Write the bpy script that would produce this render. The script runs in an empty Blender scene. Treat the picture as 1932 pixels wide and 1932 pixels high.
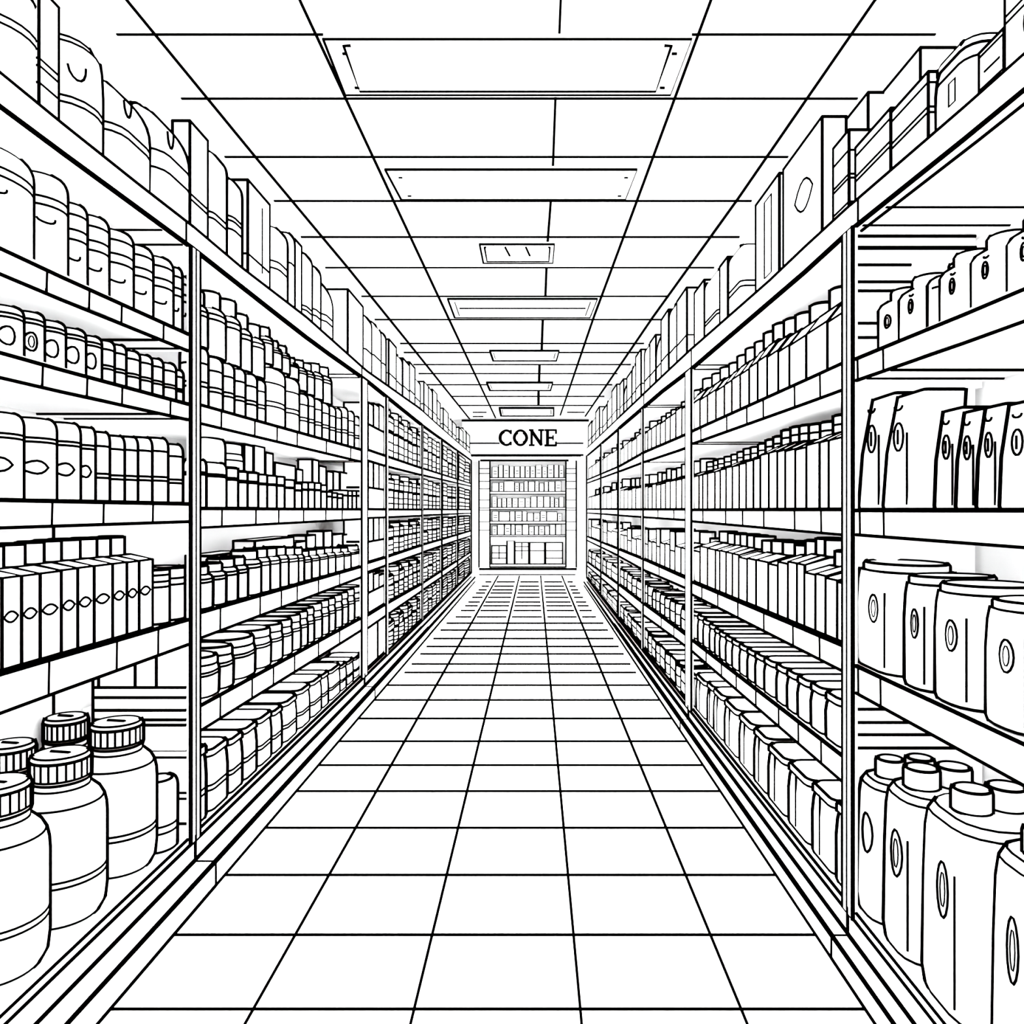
import bpy, math, random
import numpy as np
random.seed(7)
# ------------------------------------------------------------------ camera numbers (1932 x 1932 frame)
F_PX, VX, VY, H = 1490.0, 1009.0, 965.0, 1.5
CAM = np.array([0.0, 0.0, H])
C = bpy.context.scene.collection
def D_at(px, X): return F_PX * X / (px - VX)
def z_at(py, D): return H - (py - VY) * D / F_PX
def P(px, py, D): return (D * (px - VX) / F_PX, D, H - (py - VY) * D / F_PX)
def onplane(px, py, z):                     # point of the picture on the horizontal plane z
    D = F_PX * (H - z) / (py - VY)
    return (D * (px - VX) / F_PX, D, z)

# ------------------------------------------------------------------ materials
def mat(name, col, rough=1.0, spec=0.0, emit=None, noise=0.0):
    m = bpy.data.materials.new(name); m.use_nodes = True
    nt = m.node_tree; b = nt.nodes['Principled BSDF']
    b.inputs['Base Color'].default_value = (*col, 1)
    b.inputs['Roughness'].default_value = rough
    b.inputs['Specular IOR Level'].default_value = spec
    if noise:
        n = nt.nodes.new('ShaderNodeTexNoise'); n.inputs['Scale'].default_value = 9
        r = nt.nodes.new('ShaderNodeValToRGB')
        r.color_ramp.elements[0].color = (col[0]-noise, col[1]-noise, col[2]-noise, 1)
        r.color_ramp.elements[1].color = (*col, 1)
        nt.links.new(n.outputs['Fac'], r.inputs['Fac']); nt.links.new(r.outputs['Color'], b.inputs['Base Color'])
    if emit:
        b.inputs['Emission Color'].default_value = (1, 1, 1, 1)
        b.inputs['Emission Strength'].default_value = emit
    return m
M_INK = mat('black_ink', (0, 0, 0))
M_PACK = mat('white_packaging', (.97, .97, .97), noise=.01)
M_SHELF = mat('white_enamel', (.97, .97, .97), noise=.01)
M_ROOM = mat('white_room_paint', (.97, .97, .97), noise=.01)
M_FLOOR = mat('white_floor_tile', (.84, .84, .84), noise=.02)
M_LAMP = mat('lamp_diffuser', (.9, .9, .9), emit=.55)
M_LAMP.cycles.emission_sampling = 'NONE'

# ------------------------------------------------------------------ line weights in frame pixels
def W_edge(D): return max(3.2, min(9.0, 9.9 - .42 * D))
def W_item(D): return max(3.3, min(7.2, 7.8 - .42 * D))
def W_thin(D): return max(2.6, .74 * W_item(D))
def W_floor(D): return max(3.0, min(6.8, 7.0 - .24 * D))

class MB:
    def __init__(s): s.v = []; s.f = []; s.m = []
    def add(s, verts, faces, mi):
        o = len(s.v); s.v.extend([tuple(map(float, p)) for p in verts])
        s.f.extend([tuple(o + i for i in f) for f in faces]); s.m.extend([mi] * len(faces))
    def hexa(s, c, mi=0):                   # c: 4 bottom corners CCW, 4 top corners
        s.add(c, [(3, 2, 1, 0), (4, 5, 6, 7), (0, 1, 5, 4), (1, 2, 6, 5), (2, 3, 7, 6), (3, 0, 4, 7)], mi)
    def box(s, x0, x1, y0, y1, z0, z1, mi=0):
        x0, x1 = sorted((x0, x1)); y0, y1 = sorted((y0, y1))
        s.hexa([(x0, y0, z0), (x1, y0, z0), (x1, y1, z0), (x0, y1, z0), (x0, y0, z1), (x1, y0, z1), (x1, y1, z1), (x0, y1, z1)], mi)
    def ink(s, pts, w=W_item, closed=False, k=None, ext=.35):
        p = np.array(pts, float)
        if len(p) < 2: return
        if not closed:
            d = np.linalg.norm(np.diff(p, axis=0), axis=1); keep = np.r_[True, d > 1e-7]; p = p[keep]
            if len(p) < 2: return
        n = len(p)
        if closed: t = np.roll(p, -1, 0) - np.roll(p, 1, 0)
        else:
            t = np.gradient(p, axis=0)
        t /= (np.linalg.norm(t, axis=1, keepdims=True) + 1e-12)
        ax = np.argmin(np.abs(t).max(0)); ref = np.zeros(3); ref[ax] = 1
        u = np.cross(t, ref); u /= (np.linalg.norm(u, axis=1, keepdims=True) + 1e-12); v = np.cross(t, u)
        Dm = max(.5, float(p[:, 1].mean()))
        if k is None: k = 6 if Dm < 4 else (4 if Dm < 9 else 3)
        r = np.array([(w(max(.4, q[1])) if callable(w) else w) * max(.4, q[1]) / F_PX / 2 for q in p])
        if not closed and ext:
            p[0] -= t[0] * r[0] * ext; p[-1] += t[-1] * r[-1] * ext
        vs = []
        for i in range(n):
            for j in range(k):
                a = 2 * math.pi * (j + .5) / k
                vs.append(p[i] + r[i] * (math.cos(a) * u[i] + math.sin(a) * v[i]))
        fs = []
        m = n if closed else n - 1
        for i in range(m):
            i2 = (i + 1) % n
            for j in range(k):
                j2 = (j + 1) % k
                fs.append((i * k + j, i * k + j2, i2 * k + j2, i2 * k + j))
        if not closed: fs += [tuple(range(k))[::-1], tuple((n - 1) * k + j for j in range(k))]
        s.add(vs, fs, 1)
    def long(s, a, b, w=W_edge, n=6, **kw):
        a = np.array(a, float); b = np.array(b, float)
        s.ink([a + (b - a) * i / n for i in range(n + 1)], w, **kw)
    def build(s, name, m, parent=None, origin=None, link=True):
        me = bpy.data.meshes.new(name)
        o = np.zeros(3) if origin is None else np.array(origin)
        po = np.array(parent['_o']) if parent is not None and '_o' in parent.keys() else np.zeros(3)
        if origin is None: o = po
        me.from_pydata([tuple(np.array(p) - o) for p in s.v], [], s.f)
        me.materials.append(m); me.materials.append(M_INK)
        me.polygons.foreach_set('material_index', s.m); me.update()
        ob = bpy.data.objects.new(name, me); C.objects.link(ob)
        if parent is not None: ob.parent = parent
        ob.location = tuple(o - po); ob['_o'] = [float(x) for x in o]
        return ob
def empty(name, origin):
    e = bpy.data.objects.new(name, None); C.objects.link(e); e.location = origin
    e.empty_display_size = .05; e['_o'] = [float(x) for x in origin]; return e
def tag(o, label=None, cat=None, group=None, kind=None):
    if label: o['label'] = label
    if cat: o['category'] = cat
    if group: o['group'] = group
    if kind: o['kind'] = kind
    return o

# ------------------------------------------------------------------ lofted bodies
def outline(a, b, rr, M=28):
    if rr >= 1:
        th = np.linspace(0, 2 * math.pi, M, endpoint=False)
        return np.c_[a * np.cos(th), b * np.sin(th)]
    r = rr * min(a, b); out = []; q = 5 if M > 16 else 3
    for cx, cy, t0 in ((a - r, b - r, 0), (-a + r, b - r, 90), (-a + r, -b + r, 180), (a - r, -b + r, 270)):
        for i in range(q):
            t = math.radians(t0 + 90 * i / (q - 1)); out.append((cx + r * math.cos(t), cy + r * math.sin(t)))
    return np.array(out)
def loft(mb, cx, cy, z0, a, b, rr, levels, rings={}, w=W_item, M=28, sil=True, top=True):
    ol = outline(a, b, rr, M); n = len(ol)
    R = []
    for lv in levels:
        z, s = lv[0], lv[1]; dx = lv[2] if len(lv) > 2 else 0
        sx, sy = s if isinstance(s, tuple) else (s, s)
        R.append(np.c_[cx + dx + ol[:, 0] * sx, cy + ol[:, 1] * sy, np.full(n, z0 + z)])
    R = np.array(R); L = len(R)
    fs = [(i * n + j, i * n + (j + 1) % n, (i + 1) * n + (j + 1) % n, (i + 1) * n + j) for i in range(L - 1) for j in range(n)]
    fs.append(tuple(range(n))[::-1])
    if top: fs.append(tuple((L - 1) * n + j for j in range(n)))
    mb.add(R.reshape(-1, 3), fs, 0)
    if sil:
        paths = {0: [], 1: []}
        for i in range(L - 1):
            up = R[i + 1] - R[i]; ends = []
            for q in (i, i + 1):
                rt = np.roll(R[q], -1, 0) - np.roll(R[q], 1, 0)
                N = np.cross(rt, up)
                g = np.einsum('ij,ij->i', N, CAM - R[q])
                cr = {}
                for j in range(n):
                    j2 = (j + 1) % n
                    if (g[j] > 0) != (g[j2] > 0):
                        t = g[j] / (g[j] - g[j2]); cr[0 if g[j] > 0 else 1] = R[q][j] + (R[q][j2] - R[q][j]) * t
                ends.append(cr)
            for sd in (0, 1):
                if sd in ends[0] and sd in ends[1]:
                    pa = paths[sd]
                    if pa and np.linalg.norm(pa[-1][-1] - ends[0][sd]) < 1.3 * min(a, b): pa[-1].append(ends[1][sd])
                    else: pa.append([ends[0][sd], ends[1][sd]])
        for sd in (0, 1):
            for pl in paths[sd]: mb.ink(pl, (lambda D: 1.65 * w(D)) if callable(w) else w)
    for i, rw in rings.items():
        mb.ink(R[i], rw, closed=True)
    return R
def ring(mb, cx, cy, z, a, b, rr, s=1, w=W_thin, M=28, dx=0):
    ol = outline(a * s, b * s, rr, M)
    mb.ink(np.c_[cx + dx + ol[:, 0], cy + ol[:, 1], np.full(len(ol), z)], w, closed=True)
def sharp(mb, x0, x1, y0, y1, z0, z1, w=W_item, lean=0):
    x0, x1 = sorted((x0, x1)); y0, y1 = sorted((y0, y1))
    c = [(x0, y0, z0), (x1, y0, z0), (x1, y1, z0), (x0, y1, z0), (x0+lean, y0, z1), (x1+lean, y0, z1), (x1+lean, y1, z1), (x0+lean, y1, z1)]
    mb.hexa(c)
    for i, j in ((0,1),(1,2),(2,3),(3,0),(4,5),(5,6),(6,7),(7,4),(0,4),(1,5),(2,6),(3,7)): mb.ink([c[i], c[j]], w)
def mark(mb, kind, c, sg, a, b, rr, y0, z, su, sv, w=W_thin, lean=0, zh=1):
    """line decoration lying on the aisle-facing side of a body"""
    def S(u, v):
        y = max(-b * .98, min(b * .98, y0 + u))
        if rr >= 1: x = a * math.sqrt(max(0, 1 - (y / b) ** 2))
        else:
            q = rr * min(a, b); e = max(0, abs(y) - (b - q)); x = a - q + math.sqrt(max(0, q * q - e * e))
        return (c[0] + sg * x * 1.0 + lean * v, c[1] + y, z + v)
    if kind == 'oval' or kind == 'oo':
        mb.ink([S(su * math.cos(t), sv * math.sin(t)) for t in np.linspace(0, 2 * math.pi, 14, endpoint=False)], w, closed=True)
        if kind == 'oo': mb.ink([S(.45 * su * math.cos(t), .62 * sv * math.sin(t)) for t in np.linspace(0, 2 * math.pi, 10, endpoint=False)], 3.2, closed=True)
    elif kind == 'hook':
        mb.ink([S(su * math.cos(t), sv * math.sin(t)) for t in np.linspace(math.radians(185), math.radians(365), 8)], w)
    elif kind == 'leaf':
        top = [S(su * t, sv * (1 - t * t)) for t in np.linspace(-1, 1, 7)]; bot = [S(su * t, -sv * (1 - t * t)) for t in np.linspace(-1, 1, 7)]
        mb.ink(top, w); mb.ink(bot, w)
    elif kind == 'rect':
        mb.ink([S(-su, -sv), S(su, -sv), S(su, sv), S(-su, sv)], w, closed=True)
    elif kind == 'vline':
        mb.ink([S(0, -sv), S(0, 0), S(0, sv)], w)
    elif kind == 'hline':
        mb.ink([S(-su, 0), S(0, 0), S(su, 0)], w)

# ------------------------------------------------------------------ product kinds
# every maker gets the body box (cx, cy, z0, a, b, h), the aisle direction sg, options; returns {part: MB}
def k_box(p, o):
    mb = MB(); sharp(mb, p['cx']-p['a'], p['cx']+p['a'], p['cy']-p['b'], p['cy']+p['b'], p['z0'], p['z0']+p['h'], lean=o.get('lean', 0))
    if o.get('bands'):
        x = p['cx'] + p['sg'] * p['a']
        for q in o['bands']:
            z = p['z0'] + q * p['h']; xx = x
            mb.ink([(p['cx']-p['sg']*p['a'], p['cy']-p['b'], z), (xx, p['cy']-p['b'], z), (xx, p['cy']+p['b'], z)], W_thin)
    if o.get('mark'): put_mark(mb, p, o, 0)
    return {'body': mb}
def put_mark(mb, p, o, rr):
    for q in (o['mark'] if isinstance(o['mark'], list) else [o['mark']]):
        kind, v, su, sv = q[:4]; u = q[4] if len(q) > 4 else 0
        mark(mb, kind, (p['cx'], p['cy']), p['sg'], p['a'], p['b'], rr, p['my'] + u * p['b'], p['z0'] + v * p['h'], su * p['b'], sv * p['h'])
def rounded(p, o, rr, levels, rings, name='body', M=None):
    mb = MB(); M = M or (28 if p['cy'] < 4.5 else 14)
    loft(mb, p['cx'], p['cy'], p['z0'], p['a'], p['b'], rr, [(l[0]*p['h'], l[1]) + tuple(l[2:]) for l in levels], rings, M=M)
    for q in o.get('bands', ()): ring(mb, p['cx'], p['cy'], p['z0'] + q*p['h'], p['a'], p['b'], rr, o.get('bs', 1), M=M)
    if o.get('mark'): put_mark(mb, p, o, rr)
    return mb
def k_can(p, o):
    return {'body': rounded(p, o, o.get('rr', 1), [(0, 1), (1, 1)], {0: W_item, 1: W_item})}
def k_canister(p, o):                        # rounded shoulders, flat top
    return {'body': rounded(p, o, o.get('rr', 1), [(0, .97), (.02, 1), (.86, 1), (.9, .99), (.93, .97), (.955, .935), (.975, .89), (.99, .83), (1, .75)], {0: W_item, 8: W_item})}
def k_jar(p, o):                             # body with shoulder and a lid a bit narrower
    lf = o.get('lf', .16); t = 1 - lf
    b = rounded(p, o, o.get('rr', 1), [(0, .96), (.02, 1), (t-.1, 1), (t-.04, .95), (t, .86)], {0: W_item, 2: W_thin})
    l = MB(); s = o.get('ls', .86); M = 28 if p['cy'] < 4.5 else 14
    loft(l, p['cx'], p['cy'], p['z0']+t*p['h'], p['a']*s, p['b']*s, 1, [(0, 1), (lf*p['h']*.8, 1), (lf*p['h'], .94)], {0: W_thin, 2: W_item}, M=M)
    return {'body': b, 'lid': l}
def k_bottle(p, o):
    t = o.get('t', .72); rr = o.get('rr', .5); cs = o.get('cs', .5)
    b = rounded(p, o, rr, [(0, .97), (.02, 1), (t-.1, 1), (t-.05, .93), (t-.015, .78), (t, .6)], {0: W_item, 2: W_thin} if o.get('shoulder_ring', 1) else {0: W_item})
    c = MB(); r = min(p['a'], p['b']) * cs * 1.15; r = max(r, p['b'] * .5)
    loft(c, p['cx'] + p['sg'] * o.get('capx', 0), p['cy'], p['z0']+t*p['h'], r, r, 1, [(0, 1), ((1-t)*p['h']*.9, 1), ((1-t)*p['h'], .92)], {0: W_thin, 2: W_item}, M=20 if p['cy'] < 4.5 else 10)
    return {'body': b, 'cap': c}
def k_carton(p, o):                          # slab pack with a sloping shoulder on the aisle side and a cap on the ridge
    t = o.get('t', .78); sl = o.get('sl', .07)
    mb = MB(); x0 = p['cx'] + p['sg'] * p['a']; xr = p['cx'] + p['sg'] * p['a'] * o.get('rx', 0); xb = p['cx'] - p['sg'] * p['a']
    y0, y1 = p['cy'] - p['b'], p['cy'] + p['b']; z0 = p['z0']; zt = z0 + t * p['h']; zs = zt - sl * p['h']
    prof = [(x0, z0), (x0, zs), (xr, zt), (xb, zt), (xb, z0)]
    vs = [(x, y0, z) for x, z in prof] + [(x, y1, z) for x, z in prof]
    mb.add(vs, [(0, 1, 2, 3, 4), (9, 8, 7, 6, 5)] + [(i, (i+1) % 5, 5+(i+1) % 5, 5+i) for i in range(5)], 0)
    for y in (y0, y1):
        mb.ink([(x, y, z) for x, z in prof[:4]], W_item)
        mb.ink([(x0, y, z0), (xb, y, z0)], W_item)
    for i in range(4): mb.ink([vs[i], vs[5+i]], W_item if i in (0, 2) else W_thin)
    if o.get('mark'): put_mark(mb, p, o, 0)
    c = MB(); r = min(p['b'] * .82, .05)
    xc = xr - p['sg'] * (r + .004)
    loft(c, xc, p['cy'], zt, r, r, 1, [(0, 1), ((1-t)*p['h'], 1)], {0: W_thin, 1: W_item}, M=18 if p['cy'] < 4.5 else 10)
    if o.get('capring'): ring(c, xc, p['cy'], zt + (1-t)*p['h']*.5, r, r, 1, M=18)
    return {'body': mb, 'cap': c}
def k_pouch(p, o):                           # soft pack that narrows to a sealed ridge
    le = -p['sg'] * o.get('lean', 0) * p['h']
    lv = [(0, .97), (.03, 1), (.5, 1, le*.35), (1, (.86, .97), le)]
    return {'body': rounded(p, o, .18, lv, {0: W_item, 3: W_item})}
def k_tub(p, o):                             # squarish tub with a wide flat lid
    lf = o.get('lf', .08)
    b = rounded(p, o, o.get('rr', .6), [(0, .96), (.05, 1), (.6, 1), (1-lf-.1, .97), (1-lf, .93)], {0: W_item, 4: W_thin})
    l = MB(); s = o.get('ls', .97); M = 32 if p['cy'] < 4.5 else 14
    loft(l, p['cx'], p['cy'], p['z0']+(1-lf)*p['h'], p['a']*s, p['b']*s, o.get('lr', .9), [(0, 1), (lf*p['h']*.8, 1), (lf*p['h'], .96)], {0: W_thin, 2: W_item}, M=M)
    return {'body': b, 'lid': l}
def k_bag(p, o):                             # pillow top bag
    lv = [(0, .95), (.03, 1), (.5, 1)]
    for t in (.2, .36, .5, .62, .73, .83, .91, .97, 1):
        lv.append((.5 + .5 * t, (max(.1, (1 - t ** 2.2) ** .75), max(.42, (1 - t ** 3.5) ** .6))))
    return {'body': rounded(p, o, .6, lv, {0: W_item, 11: W_item})}
def k_bigjar(p, o):                          # wide-shouldered storage jar with a ribbed screw lid
    h = p['h']; mb = MB(); cx, cy, z0, a = p['cx'], p['cy'], p['z0'], p['a']
    lv = [(0, .80), (.025*h, .90), (.07*h, .975), (.16*h, 1), (.60*h, 1), (.66*h, .985), (.71*h, .94), (.755*h, .84), (.785*h, .70), (.80*h, .64), (.84*h, .63)]
    loft(mb, cx, cy, z0, a, a, 1, lv, {0: W_item, 6: W_thin, 9: W_thin}, M=40)
    for q in (.25, .285): ring(mb, cx, cy, z0+q*h, a, a, 1, M=40)
    l = MB(); r = a * .66
    loft(l, cx, cy, z0+.84*h, r, r, 1, [(0, .97), (.015*h, 1), (.13*h, 1), (.16*h, .93)], {0: W_item, 2: W_item, 3: W_thin}, M=36)
    ring(l, cx, cy, z0+.84*h+.02*h, r, r, 1, 1.0, M=36)
    for i in range(22):
        t = 2*math.pi*i/22; x, y = cx+r*math.cos(t), cy+r*math.sin(t)
        l.ink([(x, y, z0+.865*h), (x, y, z0+.965*h)], W_thin)
    l.ink([(cx-.4*r, cy+.1*r, z0+h*1.0), (cx+.35*r, cy-.05*r, z0+h*1.0)], W_edge)
    return {'body': mb, 'lid': l}
def k_jug(p, o):                             # soft-shouldered jug with two screw caps
    lv = [(0, .93), (.03, .98), (.1, 1), (.55, 1), (.78, .985), (.86, .95), (.9, .86), (.915, .7)]
    b = rounded(p, o, .75, [(q, s, p['sg']*-.06*p['a']*q) for q, s in lv], {0: W_item, 5: W_thin, 6: W_thin}, M=32)
    S = {}
    S['body'] = b; t = .915*p['h']; r = min(.047, p['b']*.42)
    caps = []
    for dx, dy in o.get('caps', ((.4, -.05), (-.28, .05))):
        c = MB(); loft(c, p['cx'] + p['sg']*dx*p['a'], p['cy']+dy*p['b'], p['z0']+t, r, r, 1, [(0, 1), (.05, 1), (.058, .95)], {0: W_item, 2: W_item}, M=24)
        caps.append(c)
    S['cap'] = caps
    return S
KIND = dict(box=(k_box, 'box', 'box'), can=(k_can, 'can', 'can'), canister=(k_canister, 'canister', 'canister'), jar=(k_jar, 'jar', 'jar'),
            bottle=(k_bottle, 'bottle', 'bottle'), carton=(k_carton, 'carton', 'carton'), pouch=(k_pouch, 'pouch', 'pouch'),
            tub=(k_tub, 'tub', 'tub'), bag=(k_bag, 'bag', 'bag'), bigjar=(k_bigjar, 'storage_jar', 'jar'), jug=(k_jug, 'jug', 'jug'))
def product(kind, cx, cy, z0, a, b, h, sg, o, label, group, my=0):
    mk, name, cat = KIND[kind]
    parts = mk(dict(cx=cx, cy=cy, z0=z0, a=a, b=b, h=h, sg=sg, my=my), o)
    org = (cx, cy, z0)
    if len(parts) == 1: root = parts['body'].build(name, M_PACK, origin=org)
    else:
        root = empty(name, org)
        for pn, mb in parts.items():
            for q in (mb if isinstance(mb, list) else [mb]): q.build(pn, M_PACK, parent=root)
    return tag(root, label, cat, group)

# ------------------------------------------------------------------ shelf lines (pixels in the picture -> heights)
XF = {-1: 1.37, 1: 1.06}                      # distance of the shelf fronts from the camera axis, left / right
def zline(side, pts):
    X = side * XF[side]
    q = sorted((D_at(px, X), z_at(py, D_at(px, X))) for px, py in pts)
    Ds = [a for a, b in q]; Zs = [b for a, b in q]
    def f(D):                                # straight extrapolation towards the camera is clamped
        return float(np.interp(D, Ds, Zs))
    return f
L, R_ = -1, 1
FAR_L = dict(
  hi=(zline(L, [(691,848),(794,883),(899,916)]), zline(L, [(730,880),(794,896),(899,920)])),
  eye=(zline(L, [(727,961),(899,962)]), zline(L, [(727,976),(899,968)])),
  low=(zline(L, [(725,1052),(794,1029),(898,999)]), zline(L, [(729,1066),(863,1019),(898,1008)])),
  lo2=(zline(L, [(725,1141),(794,1102),(886,1043)]), zline(L, [(729,1160),(857,1072),(896,1041)])))
BAYS = {
 'L1': dict(s=L, p0=None, p1=363, name='nearest left bay', sh=dict(
   hi=(zline(L, [(0,471),(362,634)]), zline(L, [(0,519),(360,664)])),
   sec=(zline(L, [(0,667),(360,764)]), zline(L, [(0,714),(360,793)])),
   eye=(zline(L, [(0,944),(360,951)]), zline(L, [(0,996),(360,984)])),
   low=(zline(L, [(0,1272),(352,1170)]), zline(L, [(0,1345),(360,1214)])))),
 'L2': dict(s=L, p0=363, p1=685, name='second left bay', sh=dict(
   hi=(zline(L, [(370,762),(685,850)]), zline(L, [(370,797),(685,872)])),
   eye=(zline(L, [(370,960),(685,961)]), zline(L, [(370,996),(685,979)])),
   low=(zline(L, [(371,1158),(681,1069)]), zline(L, [(371,1206),(683,1088)])),
   lo2=(zline(L, [(371,1335),(681,1166)]), zline(L, [(371,1382),(681,1189)])))),
 'L3': dict(s=L, p0=685, p1=728, name='narrow third left bay', sh=FAR_L),
 'L4': dict(s=L, p0=728, p1=795, name='fourth left bay', sh=FAR_L),
 'L5': dict(s=L, p0=795, p1=832, name='fifth left bay', sh=FAR_L),
 'L6': dict(s=L, p0=832, p1=862, name='sixth left bay', sh=FAR_L),
 'L7': dict(s=L, p0=862, p1=888, name='seventh left bay', sh=FAR_L),
 'R1': dict(s=R_, p0=None, p1=1606, name='nearest right bay', sh=dict(
   hi=(zline(R_, [(1932,548),(1615,677)]), zline(R_, [(1932,608),(1604,722)])),
   eye=(zline(R_, [(1932,964),(1604,963)]), zline(R_, [(1932,1033),(1604,1008)])),
   low=(zline(R_, [(1932,1404),(1604,1251)]), zline(R_, [(1932,1481),(1604,1301)])))),
 'R2': dict(s=R_, p0=1606, p1=1302, name='second right bay', sh=dict(
   hi=(zline(R_, [(1590,686),(1308,813)]), zline(R_, [(1585,738),(1302,839)])),
   eye=(zline(R_, [(1590,962),(1308,962)]), zline(R_, [(1590,1009),(1302,983)])),
   low=(zline(R_, [(1590,1218),(1302,1096)]), zline(R_, [(1589,1265),(1302,1119)])),
   lo2=(zline(R_, [(1586,1423),(1302,1204)]), zline(R_, [(1584,1469),(1304,1226)])))),
}
FAR_R = dict(
  hi=(zline(R_, [(1299,818),(1215,854),(1169,880),(1088,914)]), zline(R_, [(1293,846),(1215,872),(1170,889),(1088,919)])),
  eye=(zline(R_, [(1299,961),(1090,961)]), zline(R_, [(1293,981),(1091,967)])),
  low=(zline(R_, [(1294,1090),(1213,1054),(1170,1037),(1090,1005)]), zline(R_, [(1294,1109),(1213,1074),(1170,1050),(1090,1011)])),
  lo2=(zline(R_, [(1296,1198),(1213,1137),(1170,1104),(1086,1045)]), zline(R_, [(1294,1218),(1213,1159),(1170,1121),(1090,1052)])))
for nm, a, b, t in (('R3', 1302, 1214, 'third right bay'), ('R4', 1214, 1168, 'fourth right bay'), ('R5', 1168, 1135, 'fifth right bay'), ('R6', 1135, 1108, 'sixth right bay')):
    BAYS[nm] = dict(s=R_, p0=a, p1=b, name=t, sh=FAR_R)
TOP = {L: (zline(L, [(0,137),(188,291),(371,433),(449,500),(578,599),(690,699),(792,771),(831,806),(895,862)]),
           zline(L, [(0,202),(371,474),(495,572),(594,649),(690,717),(792,799),(831,827),(895,873)])),
       R_: (zline(R_, [(1932,105),(1547,437),(1486,500),(1300,663),(1250,710),(1090,862)]),
            zline(R_, [(1932,172),(1600,438),(1534,500),(1300,700),(1250,738),(1090,875)]))}
DECK = {L: .205, R_: .175}
BACKX = .46
DEND = 18.2
SHNAME = dict(top='top board', hi='highest shelf', sec='second shelf', eye='eye-level shelf', low='low shelf',
              lo2='lowest shelf', base='bottom deck')
def bay_D(b):
    s = b['s']; X = s * XF[s]
    d1 = D_at(b['p1'], X); d0 = .55 if b['p0'] is None else D_at(b['p0'], X)
    return d0, d1
TICKS = {('L1','hi'):(88,168,229,308), ('L1','sec'):(80,164,230,321), ('L1','eye'):(98,195,288), ('L1','low'):(92,220,298),
 ('L2','hi'):(417,480,522,560,615,661), ('L2','eye'):(418,482,525,572,614,645), ('L2','low'):(415,490,530,560,600,640), ('L2','lo2'):(415,475,515,555,600,640),
 ('R1','hi'):(1619,1667), ('R1','eye'):(1623,1668), ('R1','low'):(1620,1662),
 ('R2','hi'):(1323,1372,1410,1441,1500,1548), ('R2','eye'):(1327,1370,1402,1442,1500,1550), ('R2','low'):(1325,1355,1393,1442,1497,1547), ('R2','lo2'):(1333,1362,1390,1427,1470,1507,1550),
 ('R3','eye'):(1242,1272), ('R3','low'):(1244,), ('R3','lo2'):(1248,1272)}

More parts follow.
